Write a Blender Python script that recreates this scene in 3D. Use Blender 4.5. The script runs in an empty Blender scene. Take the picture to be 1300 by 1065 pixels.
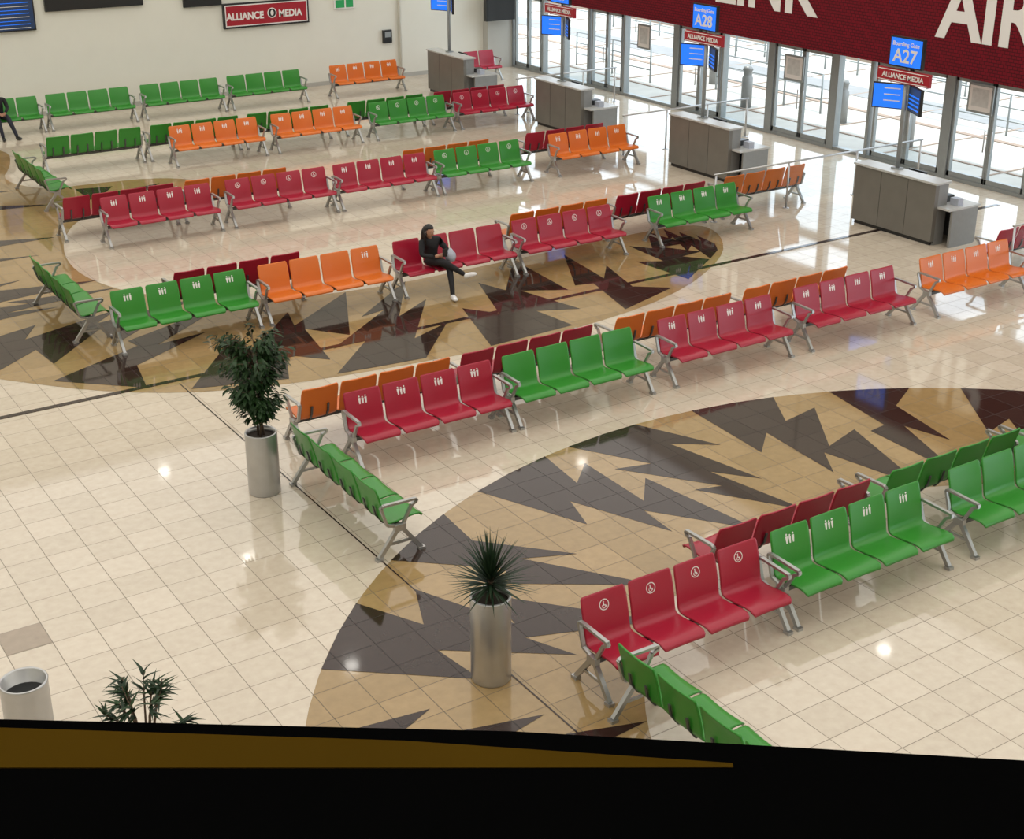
import bpy, bmesh, math, random
from mathutils import Vector, Matrix
random.seed(7)
S=bpy.context.scene
COL=S.collection
try:
    S.view_settings.view_transform='Standard'
    S.view_settings.look='None'
except Exception: pass

# ---------------------------------------------------------------- materials
def new_mat(name):
    m=bpy.data.materials.new(name); m.use_nodes=True
    nt=m.node_tree; b=nt.nodes['Principled BSDF']
    return m,nt,b
def mat(name,col,rough=.5,metal=0,var=.08,scale=12,spec=.5,emit=None,es=0,bump=0):
    m,nt,b=new_mat(name)
    tc=nt.nodes.new('ShaderNodeTexCoord'); n=nt.nodes.new('ShaderNodeTexNoise')
    n.inputs['Scale'].default_value=scale; n.inputs['Detail'].default_value=4
    nt.links.new(tc.outputs['Object'],n.inputs['Vector'])
    r=nt.nodes.new('ShaderNodeMixRGB')
    r.inputs[1].default_value=[c*(1-var) for c in col]+[1]
    r.inputs[2].default_value=[min(1,c*(1+var)) for c in col]+[1]
    nt.links.new(n.outputs['Fac'],r.inputs[0]); nt.links.new(r.outputs[0],b.inputs['Base Color'])
    b.inputs['Roughness'].default_value=rough; b.inputs['Metallic'].default_value=metal
    b.inputs['Specular IOR Level'].default_value=spec
    if emit:
        b.inputs['Emission Color'].default_value=list(emit)+[1]; b.inputs['Emission Strength'].default_value=es
    if bump:
        bp=nt.nodes.new('ShaderNodeBump'); bp.inputs['Strength'].default_value=bump
        nt.links.new(n.outputs['Fac'],bp.inputs['Height']); nt.links.new(bp.outputs[0],b.inputs['Normal'])
    return m
def tile_mat(name,c1,c2,grout,rough,size=.46,mortar=.004,spec=.7):
    m,nt,b=new_mat(name)
    g=nt.nodes.new('ShaderNodeNewGeometry'); br=nt.nodes.new('ShaderNodeTexBrick')
    br.offset=0; br.squash=1
    br.inputs['Scale'].default_value=1; br.inputs['Brick Width'].default_value=size
    br.inputs['Row Height'].default_value=size; br.inputs['Mortar Size'].default_value=mortar
    br.inputs['Mortar Smooth'].default_value=.2; br.inputs['Bias'].default_value=0
    br.inputs['Color1'].default_value=list(c1)+[1]; br.inputs['Color2'].default_value=list(c2)+[1]
    br.inputs['Mortar'].default_value=list(grout)+[1]
    nt.links.new(g.outputs['Position'],br.inputs['Vector'])
    n=nt.nodes.new('ShaderNodeTexNoise'); n.inputs['Scale'].default_value=9; n.inputs['Detail'].default_value=5
    nt.links.new(g.outputs['Position'],n.inputs['Vector'])
    mx=nt.nodes.new('ShaderNodeMixRGB'); mx.blend_type='OVERLAY'; mx.inputs[0].default_value=.18
    nt.links.new(br.outputs['Color'],mx.inputs[1]); nt.links.new(n.outputs['Fac'],mx.inputs[2])
    nt.links.new(mx.outputs[0],b.inputs['Base Color'])
    mr=nt.nodes.new('ShaderNodeMapRange'); mr.inputs['To Min'].default_value=rough; mr.inputs['To Max'].default_value=.6
    nt.links.new(br.outputs['Fac'],mr.inputs['Value']); nt.links.new(mr.outputs[0],b.inputs['Roughness'])
    b.inputs['Specular IOR Level'].default_value=spec
    return m
M={}
M['tile']=tile_mat('floor_cream_tile',(.57,.49,.385),(.63,.545,.435),(.16,.125,.09),.055,spec=.8)
M['tile_worn']=tile_mat('floor_worn_tile',(.36,.29,.215),(.34,.27,.20),(.15,.115,.08),.1)
M['tan']=tile_mat('floor_tan_granite',(.37,.25,.115),(.30,.20,.085),(.10,.07,.04),.06,spec=.6)
M['darkstone']=tile_mat('floor_dark_granite',(.030,.016,.012),(.040,.024,.019),(.012,.008,.007),.06,spec=.38)
M['green']=mat('seat_green',(.028,.235,.020),.32,var=.06,scale=3)
M['red']=mat('seat_red',(.35,.006,.028),.32,var=.06,scale=3)
M['orange']=mat('seat_orange',(.66,.15,.014),.32,var=.06,scale=3)
M['alu']=mat('cast_aluminium',(.42,.42,.41),.33,.75)
M['beam']=mat('dark_steel_beam',(.10,.10,.10),.4,.6)
M['white']=mat('white_print',(.80,.77,.74),.5,var=.01)
M['steel']=mat('brushed_steel',(.50,.50,.50),.34,.85,var=.12,scale=6)
M['black']=mat('black_plastic',(.012,.012,.012),.35)
M['wall']=mat('painted_wall',(.76,.75,.67),.75,var=.03,scale=2)
M['walldk']=mat('painted_wall_dark',(.46,.45,.41),.7,var=.03,scale=2)  # darker grey for baseboard, corner pilaster and mezzanine slab
M['ceil']=mat('ceiling_paint',(.55,.55,.53),.8,var=.03,scale=2)
M['frame']=mat('window_aluminium',(.30,.32,.32),.4,.4)
M['pave']=mat('sunlit_concrete',(.46,.44,.40),.9,var=.2,scale=1.5)
M['pave2']=mat('road_asphalt',(.26,.26,.26),.9,var=.15,scale=3)
M['brick']=mat('grey_kerb',(.30,.22,.17),.9)
M['soil']=mat('soil',(.03,.02,.012),.9,bump=.5,scale=40)
M['leaf']=mat('ficus_leaf',(.014,.040,.009),.5,var=.5,scale=5,spec=.3)
M['leaf2']=mat('yucca_leaf',(.016,.036,.016),.45,var=.4,scale=6,spec=.3)
M['bark']=mat('bark',(.10,.065,.04),.85,bump=.4,scale=25)
M['skin']=mat('skin',(.42,.22,.14),.5)
M['lip']=mat('lips',(.30,.08,.07),.5)
M['cloth']=mat('black_cloth',(.010,.010,.012),.8,bump=.2,scale=30)
M['hair']=mat('black_hair',(.008,.006,.006),.45)
M['shoe']=mat('white_shoe',(.75,.75,.75),.5)
M['bag']=mat('pale_bag',(.42,.45,.52),.5,var=.2)
M['jeans']=mat('dark_trousers',(.015,.017,.03),.8)
M['blue']=mat('blue_screen',(.01,.12,.6),.3,emit=(.01,.16,.85),es=.9)
M['bluedk']=mat('dim_screen',(.01,.02,.05),.3,emit=(.02,.05,.12),es=.4)
M['signred']=mat('sign_red',(.36,.008,.02),.4)
M['wood']=mat('counter_laminate',(.17,.16,.14),.4,.2,var=.15,scale=3)
M['cside']=mat('counter_grey',(.25,.25,.24),.4,.3)
M['ctop']=mat('counter_top',(.50,.50,.48),.25)
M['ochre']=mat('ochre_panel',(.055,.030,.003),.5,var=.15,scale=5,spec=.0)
M['rubber']=mat('black_handrail',(.0015,.0015,.0015),.9,spec=0)
M['lamp']=mat('lamp_glow',(1,1,1),.5,emit=(1,.96,.88),es=18)
M['exit']=mat('exit_green',(.02,.35,.10),.4)
M['paper']=mat('poster_paper',(.6,.6,.58),.6,var=.25,scale=9)
# red mesh banner
m,nt,b=new_mat('red_banner')
tc=nt.nodes.new('ShaderNodeTexCoord'); br=nt.nodes.new('ShaderNodeTexBrick')
sx=nt.nodes.new('ShaderNodeSeparateXYZ'); cx=nt.nodes.new('ShaderNodeCombineXYZ')
nt.links.new(tc.outputs['Object'],sx.inputs[0]); nt.links.new(sx.outputs['Y'],cx.inputs[0]); nt.links.new(sx.outputs['Z'],cx.inputs[1])
br.offset=.5; br.inputs['Scale'].default_value=1; br.inputs['Brick Width'].default_value=.12; br.inputs['Row Height'].default_value=.07; br.inputs['Mortar Size'].default_value=.008
br.inputs['Color1'].default_value=(.17,.003,.012,1); br.inputs['Color2'].default_value=(.14,.003,.010,1); br.inputs['Mortar'].default_value=(.055,.002,.006,1)
nt.links.new(cx.outputs[0],br.inputs['Vector']); nt.links.new(br.outputs['Color'],b.inputs['Base Color']); b.inputs['Roughness'].default_value=.7; b.inputs['Specular IOR Level'].default_value=.2
M['banner']=m
# thin glass
m,nt,b=new_mat('thin_glass'); nt.nodes.remove(b)
out=nt.nodes['Material Output']; tr=nt.nodes.new('ShaderNodeBsdfTransparent'); gl=nt.nodes.new('ShaderNodeBsdfGlossy')
gl.inputs['Roughness'].default_value=.02; tr.inputs['Color'].default_value=(.90,.95,.97,1)
lw=nt.nodes.new('ShaderNodeLayerWeight'); lw.inputs['Blend'].default_value=.5
pw=nt.nodes.new('ShaderNodeMath'); pw.operation='POWER'; pw.inputs[1].default_value=5
ad=nt.nodes.new('ShaderNodeMath'); ad.operation='MULTIPLY_ADD'; ad.inputs[1].default_value=.6; ad.inputs[2].default_value=.04
mx=nt.nodes.new('ShaderNodeMixShader')
nt.links.new(lw.outputs['Facing'],pw.inputs[0]); nt.links.new(pw.outputs[0],ad.inputs[0])
nt.links.new(ad.outputs[0],mx.inputs[0]); nt.links.new(tr.outputs[0],mx.inputs[1]); nt.links.new(gl.outputs[0],mx.inputs[2]); nt.links.new(mx.outputs[0],out.inputs['Surface'])
M['glass']=m

# ---------------------------------------------------------------- mesh helpers
class MB:
    def __init__(s): s.bm=bmesh.new(); s.mats=[]
    def mi(s,k):
        if k not in s.mats: s.mats.append(k)
        return s.mats.index(k)
    def faces(s,vs,fs,k,smooth=False):
        i=s.mi(k); bv=[s.bm.verts.new(v) for v in vs]
        for f in fs:
            try:
                fc=s.bm.faces.new([bv[j] for j in f]); fc.material_index=i; fc.smooth=smooth
            except ValueError: pass
        return bv
    def box(s,x0,x1,y0,y1,z0,z1,k):
        v=[(x0,y0,z0),(x1,y0,z0),(x1,y1,z0),(x0,y1,z0),(x0,y0,z1),(x1,y0,z1),(x1,y1,z1),(x0,y1,z1)]
        s.faces(v,[(0,3,2,1),(4,5,6,7),(0,1,5,4),(1,2,6,5),(2,3,7,6),(3,0,4,7)],k)
    def bar(s,p,q,w,h,k,up=(1,0,0)):
        p=Vector(p);q=Vector(q);d=(q-p).normalized();u=Vector(up)
        if abs(d.dot(u))>.95: u=Vector((0,0,1))
        a=d.cross(u).normalized(); c=a.cross(d).normalized()
        v=[]
        for o in (p,q):
            for sa,sc in ((-1,-1),(1,-1),(1,1),(-1,1)): v.append(o+a*sa*h/2+c*sc*w/2)
        s.faces(v,[(0,3,2,1),(4,5,6,7),(0,1,5,4),(1,2,6,5),(2,3,7,6),(3,0,4,7)],k)
    def tube(s,pts,rs,k,n=10,cap=True):
        pts=[Vector(p) for p in pts]
        if not isinstance(rs,(list,tuple)): rs=[rs]*len(pts)
        vs=[];fs=[]
        for i,p in enumerate(pts):
            d=(pts[min(i+1,len(pts)-1)]-pts[max(i-1,0)]).normalized()
            u=Vector((0,0,1)) if abs(d.z)<.9 else Vector((1,0,0))
            a=d.cross(u).normalized(); c=d.cross(a).normalized()
            for j in range(n):
                t=2*math.pi*j/n; vs.append(p+(a*math.cos(t)+c*math.sin(t))*rs[i])
        for i in range(len(pts)-1):
            for j in range(n): fs.append((i*n+j,i*n+(j+1)%n,(i+1)*n+(j+1)%n,(i+1)*n+j))
        if cap: fs.append(tuple(range(n))[::-1]); fs.append(tuple((len(pts)-1)*n+j for j in range(n)))
        s.faces(vs,fs,k,True)
    def lathe(s,prof,cx,cy,k,n=40):
        vs=[];fs=[]
        for r,z in prof:
            for j in range(n):
                t=2*math.pi*j/n; vs.append((cx+r*math.cos(t),cy+r*math.sin(t),z))
        for i in range(len(prof)-1):
            for j in range(n): fs.append((i*n+j,i*n+(j+1)%n,(i+1)*n+(j+1)%n,(i+1)*n+j))
        s.faces(vs,fs,k,True)
    def mesh(s,name):
        me=bpy.data.meshes.new(name); bmesh.ops.recalc_face_normals(s.bm,faces=s.bm.faces[:])
        s.bm.to_mesh(me); s.bm.free()
        for k in s.mats: me.materials.append(M[k])
        return me
    def obj(s,name,parent=None,loc=(0,0,0)):
        o=bpy.data.objects.new(name,s.mesh(name)); COL.objects.link(o); o.location=loc
        if parent: o.parent=parent
        return o
def empty(name,loc=(0,0,0)):
    e=bpy.data.objects.new(name,None); COL.objects.link(e); e.location=loc; e.empty_display_size=.2; return e
def text(name,body,size,k,loc,face,parent,off=0,align='CENTER',sx=1):
    c=bpy.data.curves.new(name,'FONT'); c.body=body; c.size=size; c.offset=off; c.extrude=.004
    c.align_x=align; c.materials.append(M[k])
    o=bpy.data.objects.new(name,c); COL.objects.link(o)
    if face=='-X': R=Matrix(((0,0,-1),(-1,0,0),(0,1,0))).to_4x4()
    else: R=Matrix(((1,0,0),(0,0,-1),(0,1,0))).to_4x4()
    R=R@Matrix.Diagonal((sx,1,1,1))
    o.matrix_world=Matrix.Translation(loc)@R
    o.parent=parent
    if parent: o.matrix_parent_inverse=Matrix.Translation(parent.location).inverted()
    return o

# ---------------------------------------------------------------- room shell
XW=25.9; YW=40.0; XL=-9; YF=-6; ZC=11
b_=MB(); b_.box(XL,XW+.1,YF,YW,-.2,0,'tile'); b_.obj('floor')
b_=MB(); b_.box(XL,XW+.2,YF,YW,ZC,ZC+.2,'ceil'); b_.obj('ceiling')
b_=MB(); b_.box(XL,XW+.2,YW,YW+.2,-.2,ZC,'wall'); b_.obj('wall_back')
b_=MB(); b_.box(XL-.2,XL,YF,YW,-.2,ZC,'wall'); b_.obj('wall_left')
b_=MB(); b_.box(XL,XW+.2,YF-.2,YF,-.2,ZC,'wall'); b_.obj('wall_front')
b_=MB(); b_.box(XW,XW+.2,YF,YW,5.2,ZC,'wall'); b_.obj('wall_right')
b_=MB(); b_.box(XL,24.9,YW-.02,YW,0,.12,'walldk'); b_.obj('baseboard_back')
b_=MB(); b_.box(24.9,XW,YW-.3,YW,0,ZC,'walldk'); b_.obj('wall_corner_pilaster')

# inlays
def flat(name,pts,z,k,parent=None):
    bm=bmesh.new(); vs=[bm.verts.new((x,y,z)) for x,y in pts]
    es=[bm.edges.new((vs[i],vs[(i+1)%len(vs)])) for i in range(len(vs))]
    bmesh.ops.triangle_fill(bm,use_beauty=True,use_dissolve=False,edges=es,normal=(0,0,1))
    for f in bm.faces:
        if f.normal.z<0: f.normal_flip()
    me=bpy.data.meshes.new(name); bm.to_mesh(me); bm.free(); me.materials.append(M[k])
    o=bpy.data.objects.new(name,me); COL.objects.link(o)
    if parent: o.parent=parent
    return o
inl=empty('floor_inlay')
b_=MB(); N=96
v=[];f=[]
for i in range(N):
    t=2*math.pi*i/N
    v.append((11.2+8.1*math.cos(t),5.9+8.1*math.sin(t),.002)); v.append((11.2+4.9*math.cos(t),5.9+4.9*math.sin(t),.002))
for i in range(N): j=(i+1)%N; f.append((2*i,2*j,2*j+1,2*i+1))
b_.faces(v,f,'tan'); b_.obj('tan_ring',inl)
def chaikin(p,n=2):
    for _ in range(n):
        q=[]
        for i in range(len(p)):
            a=p[i];c=p[(i+1)%len(p)]
            q+= [(a[0]*.75+c[0]*.25,a[1]*.75+c[1]*.25),(a[0]*.25+c[0]*.75,a[1]*.25+c[1]*.75)]
        p=q
    return p
o2=[(1.2,27),(2.0,24),(3,22.1),(4.2,20.5),(5.5,19.0),(7.1,18.1),(9.5,17.7),(12.3,17.55),(15.1,18.0),(17.4,19.3),(18.4,20.5),(18.6,21.4),(17.5,21.6),(14,21.4),(10.5,21.3),(8.6,22),(7.3,23.2),(6.8,24.6),(6.8,26),(7.2,27.5),(7.9,28.8),(9.2,29.5),(10.9,29.6),(11.4,30.3),(10.7,31.3),(9.2,31.6),(8.0,31.6),(7.4,33),(8.0,34.4),(8.4,36.1),(7.5,37.5),(3,37.5),(1,30)]
flat('tan_area',chaikin(o2,2),.002,'tan',inl)
# lightning shaped dark granite pieces, laid between the outer and inner rim of each medallion
T1=[(-.34,.0),(.28,.0),(.16,.26),(.46,.16),(.26,.55),(.62,.42),(.60,1.0),(.14,.60),(.0,.78),(-.10,.34),(-.34,.50)]
T2=[(-.42,.0),(.14,.0),(.40,.36),(.12,.24),(.34,.70),(.06,.54),(.26,1.0),(-.26,.62),(-.04,.66),(-.46,.28),(-.20,.34)]
T3=[(-.26,.0),(.36,.0),(.12,.20),(.32,.58),(.05,.42),(.16,.92),(-.26,.45),(-.10,.40)]
def ring1(t,s):
    a=math.radians(180-15*t); r=8.1-3.2*s; return (11.2+r*math.cos(a),5.9+r*math.sin(a))
PR=[((1,34.5),(7.6,34.6)),((1,32),(7.3,32.4)),((1,29.6),(7.9,29.6)),((1.05,27.6),(7.2,28)),((1.6,25.6),(6.8,26)),((2.3,23.7),(6.9,24.6)),((3.3,22.0),(7.2,23.5)),((4.6,20.25),(8.0,22.5)),((6.3,18.65),(9.1,21.9)),((8.6,17.95),(10.4,21.4)),((11.2,17.7),(12.2,21.35)),((13.7,17.85),(14.0,21.4)),((15.9,18.6),(15.7,21.4)),((17.6,19.7),(17.2,21.5)),((18.4,20.9),(18.2,21.5))]
def ring2(t,s):
    t=max(0,min(len(PR)-1.001,t)); i=int(t); u=t-i
    o=[PR[i][0][k]*(1-u)+PR[i+1][0][k]*u for k in (0,1)]; n=[PR[i][1][k]*(1-u)+PR[i+1][1][k]*u for k in (0,1)]
    return (o[0]*(1-s)+n[0]*s,o[1]*(1-s)+n[1]*s)
rb=random.Random(3)
cnt=0
def bolts(fn,ts,w):
    global cnt
    for i,t in enumerate(ts):
        T=(T1,T2,T1,T3)[i%4]; cnt+=1
        pts=[]
        for a,s in T:
            pts.append(fn(t+a*w*(1+.1*rb.uniform(-1,1)),min(1,s)))
        flat('dark_bolt_%d'%cnt,[pts[0],fn(t+(T[0][0]+T[1][0])/2*w,0)]+pts[1:],.004+.0002*(cnt%9),'darkstone',inl)
bolts(ring1,[-3.3,-2.2,-1.2,-.15,.85,1.85,2.9,3.9,4.9,5.85,6.8,7.75,8.75,9.7,10.7,11.7],.98)
bolts(ring2,[.5,1.5,2.5,3.5,4.45,5.4,6.4,7.4,8.4,9.4,10.35,11.4,12.4,13.2],1.05)
flat('dark_bolt_tail',[(8.6,31.3),(9.4,31.1),(9.0,30.5),(10.4,30.8),(9.7,30.1),(10.7,29.7),(8.6,30.2)],.004,'darkstone',inl)
b_=MB()
b_.box(-6,25,19.0,19.10,0,.007,'darkstone'); b_.box(6.38,6.395,6,18.9,0,.007,'darkstone'); b_.obj('dark_strip',inl)
flat('worn_tile',[(2.305,12.885),(2.755,12.885),(2.755,13.335),(2.305,13.335)],.002,'tile_worn',inl)

# ---------------------------------------------------------------- window wall
ys=[39.7,37.9,36.7,35.4,33.6,31.2,29.2,27.3,25.0,23.8,21.4,19.0,17.0,14.8,12.4,10,7.6,5.2,2.8,.4,-2,-4,-6]
thick={31.2,27.3,25.0,21.4,19.0}
b_=MB()
for y in ys:
    w=.24 if y in thick else .09
    b_.box(XW-.06,XW+.14,y-w/2,y+w/2,0,5.2,'frame')
b_.box(XW-.05,XW+.13,YF,YW-.3,0,.08,'frame'); b_.box(XW-.05,XW+.13,YF,YW-.3,2.35,2.5,'frame'); b_.box(XW-.05,XW+.13,YF,YW-.3,5.1,5.22,'frame')
b_.obj('window_frame')
DOORS=(37.9,33.6,29.2,25.0,21.4,19.0)
def pane(mb,x,y0,y1,z0,z1): mb.faces([(x,y0,z0),(x,y1,z0),(x,y1,z1),(x,y0,z1)],[(0,1,2,3)],'glass')
for n,(a,c) in enumerate(zip(ys[1:],ys[:-1])):
    isd=a in DOORS
    b_=MB(); pane(b_,XW+.04,a+.04,c-.04,2.5 if isd else .08,5.1)
    b_.obj('window_%d'%(n+1))
    if isd:
        d=MB(); mid=(a+c)/2
        for yy in (a+.16,mid-.035,mid+.035,c-.16): d.box(XW-.02,XW+.08,yy-.03,yy+.03,.08,2.35,'frame')
        d.box(XW-.02,XW+.08,a+.13,c-.13,.08,.2,'frame'); d.box(XW-.02,XW+.08,a+.13,c-.13,2.27,2.35,'frame')
        for yy in (mid-.1,mid+.1): d.tube([(XW-.06,yy,.8),(XW-.06,yy,1.3)],.015,'steel'); 
        pane(d,XW+.03,a+.13,c-.13,.2,2.27)
        d.obj('door_%d'%(n+1))
def poster(y0,y1,z0,z1):
    p=MB(); p.box(XW-.11,XW-.08,y0,y1,z0,z1,'frame'); p.box(XW-.115,XW-.11,y0+.05,y1-.05,z0+.05,z1-.05,'white')
    p.box(XW-.118,XW-.115,y0+.12,y1-.12,z0+.15,z1-.1,'paper'); p.obj('wall_poster')
poster(26.05,26.75,1.5,2.15); poster(20.15,20.85,1.65,2.3); poster(32.3,32.9,1.5,2.2)

# outside
b_=MB(); b_.box(26.2,75,-30,90,-.25,-.05,'pave')
b_.box(37,42,-30,90,-.05,-.03,'pave2'); b_.box(31.8,33.0,-30,90,-.05,-.035,'pave2')
b_.box(36.6,36.9,-30,90,-.05,.1,'brick'); b_.box(30.2,30.4,-30,90,-.05,-.03,'brick'); b_.box(27.6,27.68,-30,90,-.05,-.03,'brick')
for yy in range(0,60,3): b_.box(26.3,36.6,yy,yy+.06,-.05,-.032,'brick')
b_.obj('ground_outside')
def out_rail(x,y0,y1,dx=0):
    r=MB(); n=max(2,int(abs(y1-y0)/1.4)); 
    for i in range(n+1):
        t=i/n; r.tube([(x+dx*t,y0+(y1-y0)*t,-.05),(x+dx*t,y0+(y1-y0)*t,1.05)],.03,'frame',8)
    for z in (.35,.7,1.05): r.tube([(x,y0,z),(x+dx,y1,z)],.022,'frame',8)
    r.obj('outdoor_railing')
out_rail(28.5,14,20.5); out_rail(31,22,27); out_rail(29,28.5,33); out_rail(33.5,34,42); out_rail(33.5,14,24); out_rail(28,35,39); out_rail(34.5,28,50)
for x,y in ((27.8,24.2),(27.9,30.4),(29.6,20.5),(29.6,33.8),(28.6,27.3)):
    r=MB(); r.lathe([(0,-.05),(.16,-.05),(.16,.8),(.13,.85),(.13,1.0),(.16,1.02),(.12,1.12),(0,1.15)],x,y,'cside',20); r.obj('outdoor_litter_bin')

# ---------------------------------------------------------------- banner
bn=empty('hanging_banner',(24.5,24,3.9))
b_=MB(); b_.box(-.06,.06,-14.5,11.6,-1.25,1.9,'banner')
for y in (-12,-6,0,6,11): b_.tube([(0,y,1.85),(0,y,7.1)],.02,'frame',8)
b_.obj('banner_cloth',bn)
text('banner_text_link','LINK',1.75,'white',(24.43,24.45,3.45),'-X',bn,.045,'RIGHT',.95)
text('banner_text_air','AIR',1.75,'white',(24.43,20.75,3.45),'-X',bn,.045,'LEFT',.95)

# ---------------------------------------------------------------- gate counters and signs
def counter(y,label):
    e=empty('gate_counter',(21.3,y,0))
    c=MB()
    c.box(0,.10,-1.05,1.05,.08,1.22,'wood'); c.box(.04,.10,-1.0,1.0,0,.08,'black')
    c.box(-.03,.40,-1.09,1.09,1.22,1.26,'ctop')
    c.box(.10,.36,1.0,1.05,.0,1.22,'cside'); c.box(.10,.36,-1.05,-1.0,.0,1.22,'cside')
    c.box(.10,1.0,-1.35,1.0,.74,.78,'ctop'); c.box(.9,1.0,-1.3,1.0,0,.74,'cside')
    c.box(.2,.9,-1.35,-1.3,0,.74,'cside'); c.box(.36,.9,.95,1.0,0,.74,'cside')
    for yy in (-.35,.35): c.box(-.003,0,yy-.003,yy+.003,.1,1.2,'black')
    c.obj('counter_body',e)
    m=MB(); m.box(.55,.59,-.3,.15,.95,1.25,'black'); m.box(.52,.62,-.12,-.02,.78,.96,'black'); m.box(.5,.72,-.2,.1,.78,.80,'black')
    m.box(.62,.8,-.25,.15,.785,.80,'cside'); m.obj('monitor',e)
    q=MB(); q.box(.45,.6,-1.25,-1.05,.78,.92,'bag'); q.box(.5,.75,-.9,-.7,.78,.9,'black'); q.lathe([(0,.78),(.05,.78),(.05,.95),(.03,1.0),(0,1.0)],.5,-.55,'bag',12); q.obj('desk_items',e)
    s=empty('gate_sign',(21.45,y+.2,0))
    p=MB(); p.tube([(.12,0,1.26),(.12,0,3.3)],.045,'frame',12); p.box(.04,.2,-.1,.1,1.26,1.29,'frame'); p.obj('post',s)
    p=MB(); p.box(.02,.10,-.42,.42,3.27,3.85,'black'); p.box(.012,.02,-.39,.39,3.30,3.82,'blue'); p.obj('gate_number_display',s)
    p=MB(); p.box(.0,.08,-.66,.66,2.97,3.22,'signred'); p.box(-.005,0,-.63,.63,3.19,3.205,'white'); p.box(-.005,0,-.63,.63,2.985,3.0,'white')
    p.obj('sponsor_board',s)
    text('gate_text','Boarding Gate',.115,'white',(21.45,y+.2,3.68),'-X',s,.002)
    text('gate_number',label,.36,'white',(21.45,y+.2,3.37),'-X',s,.006)
    text('sponsor_text','ALLIANCE MEDIA',.135,'white',(21.44,y+.2,3.05),'-X',s,.003)
    for sy,ry,k in ((.34,.5,'blue'),(-.34,-.5,'bluedk')):
        p=MB(); p.box(-.03,.03,-.33,.33,-.25,.25,'black'); p.box(-.036,-.03,-.31,.31,-.23,.23,k)
        if k=='bluedk':
            for zz in (-.18,-.1,-.02,.06): p.box(-.038,-.036,-.28,.28,zz,zz+.03,'blue')
        else:
            for zz in (-.1,.02,.14): p.box(-.038,-.036,-.22,.1,zz,zz+.02,'white')
        o=p.obj('flight_screen',s,(.05,sy,2.68)); o.rotation_euler=(0,0,ry)
for y,l in ((18.75,'A27'),(24.75,'A28'),(30.5,'A29'),(36.35,'A30')): counter(y,l)

# barriers
for y,x0 in ((15.5,20.9),(21.35,18.9),(27.2,21.0),(32.9,21.6)):
    r=MB(); x1=25.0
    n=3
    for i in range(n+1):
        x=x0+(x1-x0)*i/n
        r.tube([(x,y,.0),(x,y,1.0)],.022,'steel',8); r.lathe([(0,0),(.07,0),(.07,.012),(0,.012)],x,y,'steel',16)
    r.tube([(x0-.05,y,1.0),(x1+.05,y,1.0)],.022,'steel',8)
    r.faces([(x0+.08,y,.15),(x1-.08,y,.15),(x1-.08,y,.9),(x0+.08,y,.9)],[(0,1,2,3)],'glass')
    r.obj('queue_barrier')

# ---------------------------------------------------------------- back wall fittings
WB=YW-.003
def board(x0,x1,z0,z1,k,rim='black'):
    p=MB(); p.box(x0,x1,WB-.10,WB,z0,z1,rim); p.box(x0+.04,x1-.04,WB-.106,WB-.10,z0+.04,z1-.04,k)
    return p
e=empty('advertising_sign',(17.25,YW,2.3))
p2=MB(); p2.box(-1.37,1.37,-.1,-.003,-.34,.38,'black'); p2.box(-1.32,1.32,-.106,-.1,-.29,.33,'white'); p2.box(-1.29,1.29,-.108,-.106,-.26,.30,'signred')
p2.obj('board',e)
text('sign_text','ALLIANCE',.28,'white',(16.55,YW-.115,2.2),'-Y',e,.010,sx=.92); text('sign_text','MEDIA',.28,'white',(18.0,YW-.115,2.2),'-Y',e,.010,sx=.92)
p=MB(); ng=20; ox=.16
p.faces([(ox+.15*math.cos(2*math.pi*i/ng),-.112,.03+.15*math.sin(2*math.pi*i/ng)) for i in range(ng)],[tuple(range(ng))],'white'); 
p.faces([(ox+.12*math.cos(2*math.pi*i/ng),-.116,.03+.12*math.sin(2*math.pi*i/ng)) for i in range(ng)],[tuple(range(ng))],'black')
p.faces([(ox+.05*math.cos(2*math.pi*i/ng),-.118,.03+.08*math.sin(2*math.pi*i/ng)) for i in range(ng)],[tuple(range(ng))],'white'); p.obj('logo',e)
p=board(8.9,10.45,2.36,3.25,'bluedk')
for i in range(8): p.box(9.0,10.3,WB-.11,WB-.106,2.44+i*.095,2.455+i*.095,'white' if i%3==0 else 'blue')
p.obj('flight_information_screen')
p=board(10.75,13.5,2.82,3.6,'black'); p.obj('wall_display_board')
p=board(14.7,15.85,2.66,3.4,'black'); p.obj('wall_display_board')
p=MB(); p.box(19.5,20.2,WB-.05,WB,2.27,2.58,'white'); p.box(19.55,19.85,WB-.056,WB-.05,2.31,2.54,'exit'); p.box(19.9,20.15,WB-.056,WB-.05,2.31,2.54,'exit'); p.obj('emergency_exit_sign')
p=MB(); p.box(21.15,21.45,WB-.1,WB,1.12,1.52,'black'); p.box(21.2,21.4,WB-.106,WB-.1,1.3,1.47,'frame'); p.obj('fire_alarm_box')
p=MB(); p.tube([(21.75,WB-.06,0),(21.75,WB-.06,ZC)],.05,'wall',12); p.obj('wall_pipe')
p=MB(); p.box(24.6,25.7,39.3,39.45,1.6,2.6,'black'); p.box(24.65,25.65,39.29,39.3,1.65,2.55,'black'); p.tube([(25.1,39.4,2.6),(25.1,39.4,ZC)],.04,'black',8); p.obj('hanging_display')

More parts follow.
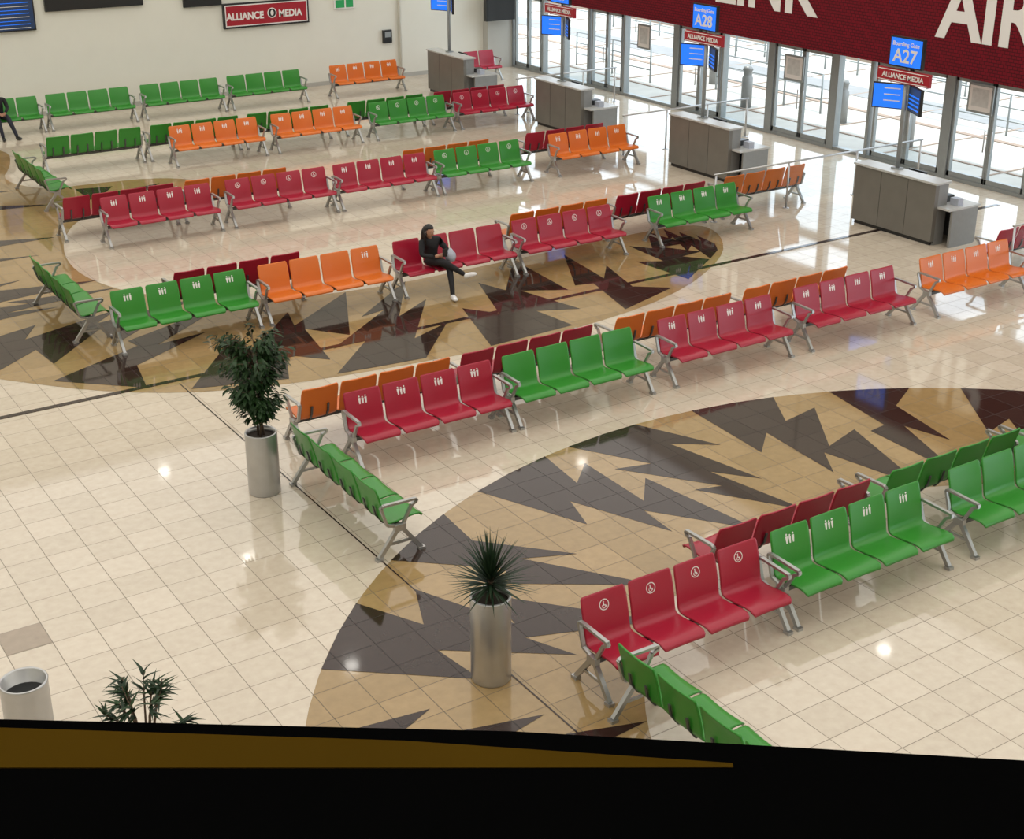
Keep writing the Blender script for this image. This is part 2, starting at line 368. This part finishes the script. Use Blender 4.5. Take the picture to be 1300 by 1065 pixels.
# ---------------------------------------------------------------- benches
PITCH=.575
def bench_mesh(color,icon):
    s=MB()
    prof=[(-.60,.395),(-.592,.42),(-.565,.438),(-.50,.442),(-.40,.432),(-.28,.415),(-.19,.410),(-.145,.42),(-.115,.45),(-.10,.50),(-.082,.60),(-.058,.70),(-.03,.80),(-.008,.87),(0,.885)]
    lat=[-1,-.93,-.6,-.2,.2,.6,.93,1]
    n=len(prof)
    nor=[]
    for i in range(n):
        a=prof[max(i-1,0)];c=prof[min(i+1,n-1)]
        d=Vector((0,c[0]-a[0],c[1]-a[1])).normalized(); nn=Vector((0,-d.z,d.y))
        nor.append(nn)
    for q in range(4):
        cx=(q-1.5)*PITCH
        vs=[]
        for side in (1,-1):
            for i,(y,z) in enumerate(prof):
                hw=.268
                if i in(0,n-1): hw-=.028
                elif i in(1,n-2): hw-=.008
                for t in lat:
                    p=Vector((cx+hw*t,y,z))+nor[i]*(side*.009+.014*t*t)
                    vs.append(p)
        L=len(lat); f=[]
        off=n*L
        for i in range(n-1):
            for j in range(L-1):
                f.append((i*L+j,i*L+j+1,(i+1)*L+j+1,(i+1)*L+j))
                f.append((off+i*L+j,off+(i+1)*L+j,off+(i+1)*L+j+1,off+i*L+j+1))
            for j in (0,L-1):
                f.append((i*L+j,(i+1)*L+j,off+(i+1)*L+j,off+i*L+j))
        for i in (0,n-1):
            for j in range(L-1): f.append((i*L+j,i*L+j+1,off+i*L+j+1,off+i*L+j))
        s.faces(vs,f,color,True)
        for bx in (-.12,.12):
            s.bar((cx+bx,-.50,.405),(cx+bx,-.16,.385),.03,.02,'beam'); s.bar((cx+bx,-.16,.385),(cx+bx,-.075,.50),.03,.018,'beam'); s.bar((cx+bx,-.075,.50),(cx+bx,-.05,.62),.03,.014,'beam')
        if icon and (icon!='fam1' or q==3):
            K=.88
            T=Vector((0,.11,.40)).normalized(); Nn=Vector((0,-T.z,T.y)); B=Vector((cx,-.042,.755))+Nn*.0125
            def pt(u,v): return B+Vector((u*K,0,0))+T*v*K
            def disc(u,v,r,m=10): s.faces([pt(u+r*math.cos(2*math.pi*k/m),v+r*math.sin(2*math.pi*k/m)) for k in range(m)],[tuple(range(m))],'white')
            def poly(ps): s.faces([pt(*p) for p in ps],[tuple(range(len(ps)))],'white')
            if icon.startswith('fam'):
                for u,h in ((-.052,1),(0,.72),(.052,1)):
                    disc(u,.055*h+.003,.013)
                    poly([(u-.020,.036*h),(u+.020,.036*h),(u+.015,-.012),(u+.010,-.055),(u-.010,-.055),(u-.015,-.012)])
            else:
                m_=18; R0,R1=.066,.056
                ring=[pt(r*math.cos(2*math.pi*k/m_),r*math.sin(2*math.pi*k/m_)) for r in (R0,R1) for k in range(m_)]
                s.faces(ring,[(k,(k+1)%m_,m_+(k+1)%m_,m_+k) for k in range(m_)],'white')
                disc(-.006,.032,.009); poly([(-.012,.022),(0,.022),(.002,-.004),(.022,-.004),(.03,-.03),(.02,-.032),(.014,-.013),(-.012,-.013)])
                ring=[pt(-.006+r*math.cos(math.pi*.75+1.4*math.pi*k/8),-.018+r*math.sin(math.pi*.75+1.4*math.pi*k/8)) for r in (.026,.018) for k in range(9)]
                s.faces(ring,[(k,k+1,10+k,9+k) for k in range(8)],'white')
    xe=2*PITCH+.005
    s.box(-xe,xe,-.33,-.26,.33,.38,'beam')
    for x in (-xe,xe):
        s.bar((x,-.30,.37),(x,-.56,.03),.045,.05,'alu'); s.bar((x,-.28,.37),(x,-.02,.03),.045,.05,'alu')
        s.bar((x,-.44,.17),(x,-.14,.17),.02,.03,'alu')
        for yy in (-.565,-.015): s.box(x-.035,x+.035,yy-.04,yy+.04,0,.035,'alu')
        s.box(x-.03,x+.03,-.36,-.22,.32,.40,'alu')
        s.bar((x,-.33,.38),(x,-.45,.60),.035,.035,'alu')
        for a,c in (((-.45,.60),(-.52,.635)),((-.52,.635),(-.51,.665)),((-.51,.665),(-.10,.675)),((-.10,.675),(-.055,.66)),((-.055,.66),(-.13,.42)),((-.13,.42),(-.27,.38))):
            s.bar((x,a[0],a[1]),(x,c[0],c[1]),.042,.028,'alu')
    return s.mesh('waiting_bench_'+color)
BM={}
def bench(color,icon,x0,y,rot=0):
    k=(color,icon)
    if k not in BM: BM[k]=bench_mesh(color,icon)
    o=bpy.data.objects.new('waiting_bench',BM[k]); COL.objects.link(o)
    o.location=(x0,y,0); o.rotation_euler=(0,0,rot)
    return o
def row(y,lst):
    for c,i,x in lst: bench(c,i,x+1.15,y)
def rowb(y,lst):
    for c,i,x in lst: bench(c,i,x+1.15,y,math.pi)
g,r_,o_='green','red','orange'
row(9.45,[(r_,'wh',6.9),(g,'fam',9.35),(g,None,12.1),(g,None,14.6)])
rowb(9.75,[(r_,None,8.95),(g,None,11.55),(g,None,14.1)])
row(15.3,[(r_,'fam',7.3),(g,None,9.75),(r_,'fam',12.5),(r_,'fam',15.25),(o_,'fam',18.15)])
rowb(15.65,[(o_,None,6.9),(r_,None,9.35),(o_,None,12.05),(o_,None,14.6),(r_,None,20.7)])
row(21.05,[(g,'fam',6.1),(o_,'fam1',8.6),(r_,None,11.15),(r_,'wh',13.65),(g,'fam',16.85)])
rowb(21.4,[(r_,None,7.3),(o_,None,13.9),(r_,None,16.4),(o_,None,19.2)])
row(26.85,[(r_,'fam',7.8),(r_,'wh',10.4),(r_,'fam',12.85),(g,'wh',15.35),(o_,'fam',18.45)])
rowb(27.2,[(r_,None,7.2),(o_,None,9.7),(o_,None,14.8),(r_,None,18.1)])
row(32.55,[(o_,'fam',11.3),(o_,'fam',13.95),(g,'wh',16.7),(r_,'wh',19.25)])
rowb(32.9,[(g,None,8.5),(g,None,11.0),(g,None,13.5),(g,None,16.3),(r_,None,18.9)])
row(38.3,[(g,None,7.5),(g,None,10.0),(g,None,12.6),(g,None,15.15),(o_,'fam',18.4),(r_,None,21.9)])
for x,yc in ((6.35,13.7),(6.75,7.5),(5.6,22.6),(7.5,30.9)):
    bench(g,None,x,yc,math.pi/2)

# ---------------------------------------------------------------- planters and plants
def planter(x,y,h):
    e=empty('potted_plant',(x,y,0)); p=MB()
    p.lathe([(0,0),(.19,0),(.195,.01),(.2,.03),(.2,h-.01),(.197,h),(.18,h),(.178,h-.06)],0,0,'steel',48)
    p.lathe([(.179,h-.06),(0,h-.05)],0,0,'soil',32); p.obj('steel_planter',e); return e
def leaf(mb,p,d,L,W,k,droop=.3,seg=3):
    d=d.normalized(); u=Vector((0,0,1)); sd=d.cross(u)
    if sd.length<.05: sd=Vector((1,0,0))
    sd.normalize(); vs=[];f=[]
    prof=[0.15,1,.75,0] if seg==3 else [.7,1,.85,.55,.25,0]
    q=Vector(p); st=L/(len(prof)-1)
    for i,w in enumerate(prof):
        up=sd.cross(d).normalized()
        vs+= [q-sd*W*w/2+up*W*w*.12, q+Vector((0,0,0)), q+sd*W*w/2+up*W*w*.12]
        q=q+d*st; d=(d+Vector((0,0,-droop/len(prof)))).normalized()
    for i in range(len(prof)-1):
        f+=[(3*i,3*i+1,3*i+4,3*i+3),(3*i+1,3*i+2,3*i+5,3*i+4)]
    mb.faces(vs,f,k,True)
def rnd(): return random.uniform(-1,1)
e=planter(6.0,14.9,.82); p=MB()
for a in range(3):
    t=a*2.1; pts=[(.04*math.cos(t),.04*math.sin(t),.76),(.03*math.cos(t+1),.03*math.sin(t+1),1.1),(.05*math.cos(t),.05*math.sin(t),1.4),(.10*math.cos(t),.10*math.sin(t),1.9)]
    p.tube(pts,[.016,.014,.012,.006],'bark',8)
for i in range(64):
    a=random.uniform(0,6.28); z=random.uniform(1.02,1.98); rr=.46*math.sqrt(max(.06,1-((z-1.65)/.70)**2))*random.uniform(.45,1)
    q=Vector((rr*math.cos(a)-.06,rr*math.sin(a),z+.08+.12*random.random())); p0=Vector((.03*math.cos(a),.03*math.sin(a),z-.1))
    mid=(p0+q)/2+Vector((0,0,.06)); p.tube([p0,mid,q],[.006,.004,.002],'bark',5)
    for j in range(38):
        t=random.uniform(.2,1.05); base=p0.lerp(q,t)+Vector((rnd(),rnd(),rnd()))*.07
        leaf(p,base,Vector((math.cos(a)+rnd(),math.sin(a)+rnd(),-.5+rnd()*.6)),random.uniform(.08,.13),random.uniform(.035,.052),'leaf',.8)
p.obj('ficus_tree',e)
e=planter(6.2,9.9,.93); p=MB()
p.tube([(0,0,.87),(.01,0,1.0),(0,0,1.14)],[.035,.03,.03],'bark',10)
for i in range(130):
    a=i*2.39996; el=math.radians(-15+100*(i/130)); L=random.uniform(.38,.50)
    d=Vector((math.cos(a)*math.cos(el),math.sin(a)*math.cos(el),math.sin(el)+.05))
    leaf(p,(0.02*math.cos(a),.02*math.sin(a),1.02+.14*i/130),d,L,.030,'leaf2',.35,5)
p.obj('yucca',e)
e=planter(2.6,9.35,.93); p=MB()
for i in range(14):
    a=i*.47+.2; R=random.uniform(.1,.52); top=Vector((R*math.cos(a),R*math.sin(a),1.70-.85*R+random.uniform(-.14,.06)))
    p0=Vector((.03*math.cos(a),.03*math.sin(a),.87)); mid=p0.lerp(top,.6)+Vector((0,0,.1))
    p.tube([p0,mid,top],[.01,.008,.004],'bark',6)
    out_=Vector((math.cos(a),math.sin(a),.4))
    for j in range(15):
        t=random.uniform(.3,1); q=(mid.lerp(top,(t-.3)/.7))
        leaf(p,q,out_*.5+Vector((rnd(),rnd(),rnd()*.6+.1)),random.uniform(.12,.20),.028,'leaf2' if j%3 else 'leaf',.6,5)
p.obj('leafy_shrub',e)
p=MB(); p.lathe([(0,0),(.2,0),(.21,.02),(.21,.72),(.215,.74),(.205,.75),(.19,.74),(.19,.1),(0,.1)],2.1,11.2,'steel',48)
p.lathe([(.189,.6),(.1,.585),(0,.58)],2.1,11.2,'black',24); p.obj('litter_bin')

# ---------------------------------------------------------------- people
def skin_obj(name,verts,edges,radii,k,parent,root=0,sub=2):
    me=bpy.data.meshes.new(name); me.from_pydata([Vector(v) for v in verts],edges,[]); me.update()
    o=bpy.data.objects.new(name,me); COL.objects.link(o); o.parent=parent
    md=o.modifiers.new('Skin','SKIN'); md.use_smooth_shade=True
    sv=me.skin_vertices[0].data
    for i,r in enumerate(radii):
        sv[i].radius=r if isinstance(r,tuple) else (r,r); sv[i].use_root=(i==root)
    s2=o.modifiers.new('Sub','SUBSURF'); s2.levels=sub; s2.render_levels=sub
    me.materials.append(M[k]); return o
def hand(parent,w,d,up,k='skin',mirror=1):
    w=Vector(w);d=Vector(d).normalized();up=Vector(up).normalized();sd=d.cross(up).normalized()*mirror
    p=MB(); p.tube([w,w+d*.03,w+d*.085],[.022,.034,.036],k,8)
    for i,L in enumerate((.062,.072,.068,.052)):
        o=w+d*.08+sd*(i-1.5)*.019; a=o+d*L*.45-up*.006; c=a+d*L*.3-up*.022; f=c+d*L*.1-up*.025
        p.tube([o,a,c,f],[.0095,.009,.008,.006],k,6)
    o=w+d*.03-sd*.03; p.tube([o,o-sd*.02+d*.025,o-sd*.022+d*.055-up*.015],[.012,.010,.008],k,6)
    p.obj('hand',parent)
def head(parent,c,yaw,tilt,hairlong=True):
    p=MB(); n=24;m=16; vs=[];f=[]
    for i in range(m+1):
        ph=math.pi*i/m
        for j in range(n):
            th=2*math.pi*j/n; x=math.sin(ph)*math.cos(th);y=math.sin(ph)*math.sin(th);z=math.cos(ph)
            X=x*.076*(1-.22*max(0,-z)**1.3);Y=y*.095;Z=z*.118
            if y<0: Y*=1-.05*max(0,-z)
            fx=abs(x)
            if y<-.6:
                Y-=.022*math.exp(-((x/.16)**2))*math.exp(-(((z+.15)/.2)**2)); Y+=.006*math.exp(-(((fx-.4)/.18)**2))*math.exp(-(((z-.06)/.1)**2))
            vs.append((X,Y,Z))
    for i in range(m):
        for j in range(n): f.append((i*n+j,i*n+(j+1)%n,(i+1)*n+(j+1)%n,(i+1)*n+j))
    p.faces(vs,f,'skin',True)
    for sx in (-1,1):
        p.tube([(sx*.03,-.083,.004),(sx*.03,-.0875,.004)],[.010,.008],'shoe',8); p.tube([(sx*.03,-.086,.004),(sx*.03,-.090,.004)],[.006,.005],'hair',8)
        p.bar((sx*.018,-.091,.024),(sx*.045,-.080,.024),.006,.006,'hair'); p.tube([(sx*.074,0,.02),(sx*.082,.008,0),(sx*.076,.004,-.025)],[.012,.014,.008],'skin',8)
    p.tube([(-.022,-.081,-.054),(0,-.088,-.052),(.022,-.081,-.054)],[.003,.006,.003],'lip',6)
    vs=[];f=[]
    for i in range(m+1):
        ph=math.pi*i/m
        for j in range(n):
            th=2*math.pi*j/n; x=math.sin(ph)*math.cos(th);y=math.sin(ph)*math.sin(th);z=math.cos(ph)
            s=1.0
            if z<.55 and y<-.25: s=.78
            elif z<-.55: s=.8
            vs.append((x*.088*s,y*.108*s+.008,z*.13*s+.004))
    for i in range(m):
        for j in range(n): f.append((i*n+j,i*n+(j+1)%n,(i+1)*n+(j+1)%n,(i+1)*n+j))
    p.faces(vs,f,'hair',True)
    if hairlong:
        p.tube([(0,.07,.05),(0,.085,-.03),(0,.085,-.12),(0,.08,-.21),(0,.075,-.28)],[.055,.07,.07,.055,.02],'hair',14)
        for sx in (-1,1): p.tube([(sx*.066,.01,.03),(sx*.078,.015,-.05),(sx*.076,.01,-.13),(sx*.065,-.005,-.22)],[.02,.027,.025,.01],'hair',10)
    o=p.obj('head',parent,c); o.rotation_euler=(tilt,0,yaw); return o
def shoe(parent,heel,d,k='shoe'):
    heel=Vector(heel);d=Vector(d).normalized()
    skin_obj('shoe',[heel-d*.05,heel+d*.04,heel+d*.12,heel+d*.19],[(0,1),(1,2),(2,3)],[(.046,.052),(.048,.052),(.050,.040),(.038,.026)],k,parent,1,2)
w=empty('seated_woman',(11.78,20.7,0))
skin_obj('torso_and_arms',[(0,0,.52),(-.01,.0,.62),(-.04,-.03,.78),(-.07,-.07,.93),(-.09,-.10,1.01),
   (-.23,-.07,.93),(-.29,-.16,.72),(-.13,-.32,.71),
   (.09,-.10,.93),(.20,-.22,.75),(.06,-.37,.73)],
  [(0,1),(1,2),(2,3),(3,4),(3,5),(5,6),(6,7),(3,8),(8,9),(9,10)],
  [(.11,.09),(.145,.105),(.14,.105),(.12,.09),(.05,.05),(.065,.065),(.048,.048),(.034,.034),(.065,.065),(.048,.048),(.034,.034)],'cloth',w,1)
p=MB(); p.tube([(-.085,-.09,.97),(-.11,-.115,1.07)],[.048,.045],'skin',12); p.obj('neck',w)
head(w,(-.13,-.155,1.13),.35,.15)
skin_obj('trousers',[(0,0,.545),(.10,-.08,.54),(.10,-.44,.52),(.035,-.64,.20),(.02,-.68,.045),(-.09,-.08,.56),(-.04,-.46,.64),(.13,-.54,.52),(.31,-.62,.385)],
  [(0,1),(1,2),(2,3),(3,4),(0,5),(5,6),(6,7),(7,8)],
  [(.115,.10),(.092,.092),(.068,.068),(.048,.048),(.042,.042),(.090,.088),(.068,.068),(.056,.056),(.042,.042)],'cloth',w,0)
shoe(w,(.015,-.70,.05),(-.25,-1,-.0)); shoe(w,(.33,-.64,.37),(.75,-.5,.2))
hand(w,(-.12,-.33,.715),(.85,-.5,.1),(0,-.3,1)); hand(w,(.05,-.38,.735),(-.8,-.5,.2),(0,-.3,1),mirror=-1)
p=MB(); p.box(-.05,.03,-.48,-.47,.73,.87,'black'); p.obj('phone',w)
p=MB(); p.lathe([(0,.585),(.08,.59),(.10,.65),(.09,.72),(.05,.77),(.02,.81),(0,.81)],.20,-.32,'bag',14)
o=p.obj('bag',w)
w=empty('seated_passenger',(8.68,37.95,0))
skin_obj('torso_and_arms',[(0,0,.52),(0,.0,.62),(0,-.03,.78),(0,-.06,.95),(0,-.07,1.03),
   (-.18,-.06,.95),(-.22,-.14,.73),(-.10,-.36,.66),(.18,-.06,.95),(.22,-.14,.73),(.10,-.36,.66)],
  [(0,1),(1,2),(2,3),(3,4),(3,5),(5,6),(6,7),(3,8),(8,9),(9,10)],
  [(.11,.09),(.15,.11),(.15,.11),(.12,.09),(.05,.05),(.065,.065),(.048,.048),(.034,.034),(.065,.065),(.048,.048),(.034,.034)],'cloth',w,1)
p=MB(); p.tube([(0,-.06,1.0),(0,-.09,1.09)],[.048,.045],'skin',12); p.obj('neck',w)
head(w,(0,-.12,1.16),-.2,.15,False)
skin_obj('trousers',[(0,0,.545),(.10,-.08,.54),(.13,-.46,.53),(.23,-.68,.12),(.24,-.70,.045),(-.10,-.08,.54),(-.13,-.46,.53),(-.10,-.63,.12),(-.10,-.64,.045)],
  [(0,1),(1,2),(2,3),(3,4),(0,5),(5,6),(6,7),(7,8)],[(.115,.10),(.092,.092),(.068,.068),(.046,.046),(.042,.042),(.092,.092),(.068,.068),(.046,.046),(.042,.042)],'jeans',w,0)
shoe(w,(.24,-.72,.05),(.3,-1,0),'black'); shoe(w,(-.10,-.66,.05),(-.1,-1,0),'black')
hand(w,(-.09,-.38,.655),(.5,-.8,-.1),(0,0,1)); hand(w,(.09,-.38,.655),(-.5,-.8,-.1),(0,0,1),mirror=-1)

# ---------------------------------------------------------------- balcony balustrade (mezzanine edge)
HD=Vector((.5456,.8380,0)); RT=Vector((.8380,-.5456,0))
def B(l,f,z): q=RT*l+HD*f; return (q.x,q.y,z)
e=empty('balcony_balustrade')
outer=[(-3.0,1.16),(-2,1.15),(-1.2,1.135),(-.49,1.113),(0,1.094),(.47,1.05),(1.1,.97),(1.9,.83),(2.8,.6)]
def strip(name,fr,to,z0,z1,k):
    p=MB(); n=len(fr); vs=[]
    for (l,f),(l2,f2) in zip(fr,to): vs+=[B(l,f,z1),B(l2,f2,z1),B(l,f,z0),B(l2,f2,z0)]
    fs=[]
    for i in range(n-1):
        a=4*i;c=a+4
        fs+=[(a,c,c+1,a+1),(a+2,a+3,c+3,c+2),(a,a+2,c+2,c),(a+1,c+1,c+3,a+3)]
    fs+=[(0,1,3,2),(4*n-4,4*n-2,4*n-1,4*n-3)]
    p.faces(vs,fs,k); return p.obj(name,e)
strip('handrail_with_filler',outer,[(l,f-.27) for l,f in outer],6.98,7.1,'rubber')  # rail at the outer edge; inner width is added black filler for the view bottom
strip('wall_panel',[(l,f-.06) for l,f in outer],[(l,f-.2) for l,f in outer],5.9,6.98,'ochre')
strip('ochre_trim',[(-3,1.14),(-1.2,1.115),(-.48,1.098),(-.1,1.078),(.2,1.045)],[(-3,1.04),(-1.2,1.039),(-.48,1.039),(-.1,1.039),(.2,1.04)],7.1,7.1012,'ochre')
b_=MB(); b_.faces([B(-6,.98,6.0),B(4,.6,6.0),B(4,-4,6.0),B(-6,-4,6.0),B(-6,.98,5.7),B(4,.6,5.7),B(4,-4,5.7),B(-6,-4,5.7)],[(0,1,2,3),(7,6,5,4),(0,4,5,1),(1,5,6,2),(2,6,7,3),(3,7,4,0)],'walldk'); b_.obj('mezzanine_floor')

# ---------------------------------------------------------------- lights
for X in (1.1,12.2,23.3):
    for Y in (6.5,13,19.3,25.7,31.8,38.3):
        p=MB(); p.lathe([(0,-.14),(.17,-.14),(.17,-.145)],0,0,'lamp',24); p.lathe([(.17,-.145),(.23,-.15),(.25,0)],0,0,'ceil',24)
        o=p.obj('ceiling_downlight',None,(X,Y,ZC-.001))
def area(name,loc,rot,sx,sy,pw,col=(1,1,1)):
    l=bpy.data.lights.new(name,'AREA'); l.shape='RECTANGLE'; l.size=sx; l.size_y=sy; l.energy=pw; l.color=col
    o=bpy.data.objects.new(name,l); COL.objects.link(o); o.location=loc; o.rotation_euler=rot; return o
area('ceiling_fill_light',((XL+XW)/2,17,ZC-.1),(0,0,0),XW-XL-.4,45.5,5200,(1,.98,.94))  # added soft fill spanning the whole ceiling, not a real fixture
sun=bpy.data.lights.new('sun','SUN'); sun.energy=3.3; sun.angle=.01; sun.color=(1,.95,.88)
so=bpy.data.objects.new('sun',sun); COL.objects.link(so); so.location=(30,20,30)
so.rotation_euler=Vector((.16,-.1,-1)).to_track_quat('-Z','Y').to_euler()
wd=bpy.data.worlds.new('World'); S.world=wd; wd.use_nodes=True
wd.node_tree.nodes['Background'].inputs[0].default_value=(.84,.92,1,1); wd.node_tree.nodes['Background'].inputs[1].default_value=3.1

# ---------------------------------------------------------------- camera
cam=bpy.data.cameras.new('camera'); co=bpy.data.objects.new('camera',cam); COL.objects.link(co)
co.location=(0,0,7.9)
co.rotation_euler=Vector((.5456*.9255,.8380*.9255,-.3786)).to_track_quat('-Z','Y').to_euler()
cam.sensor_width=36; cam.lens=1777/1300*36; cam.shift_y=-45/1300; cam.clip_start=.05; cam.clip_end=300
S.camera=co
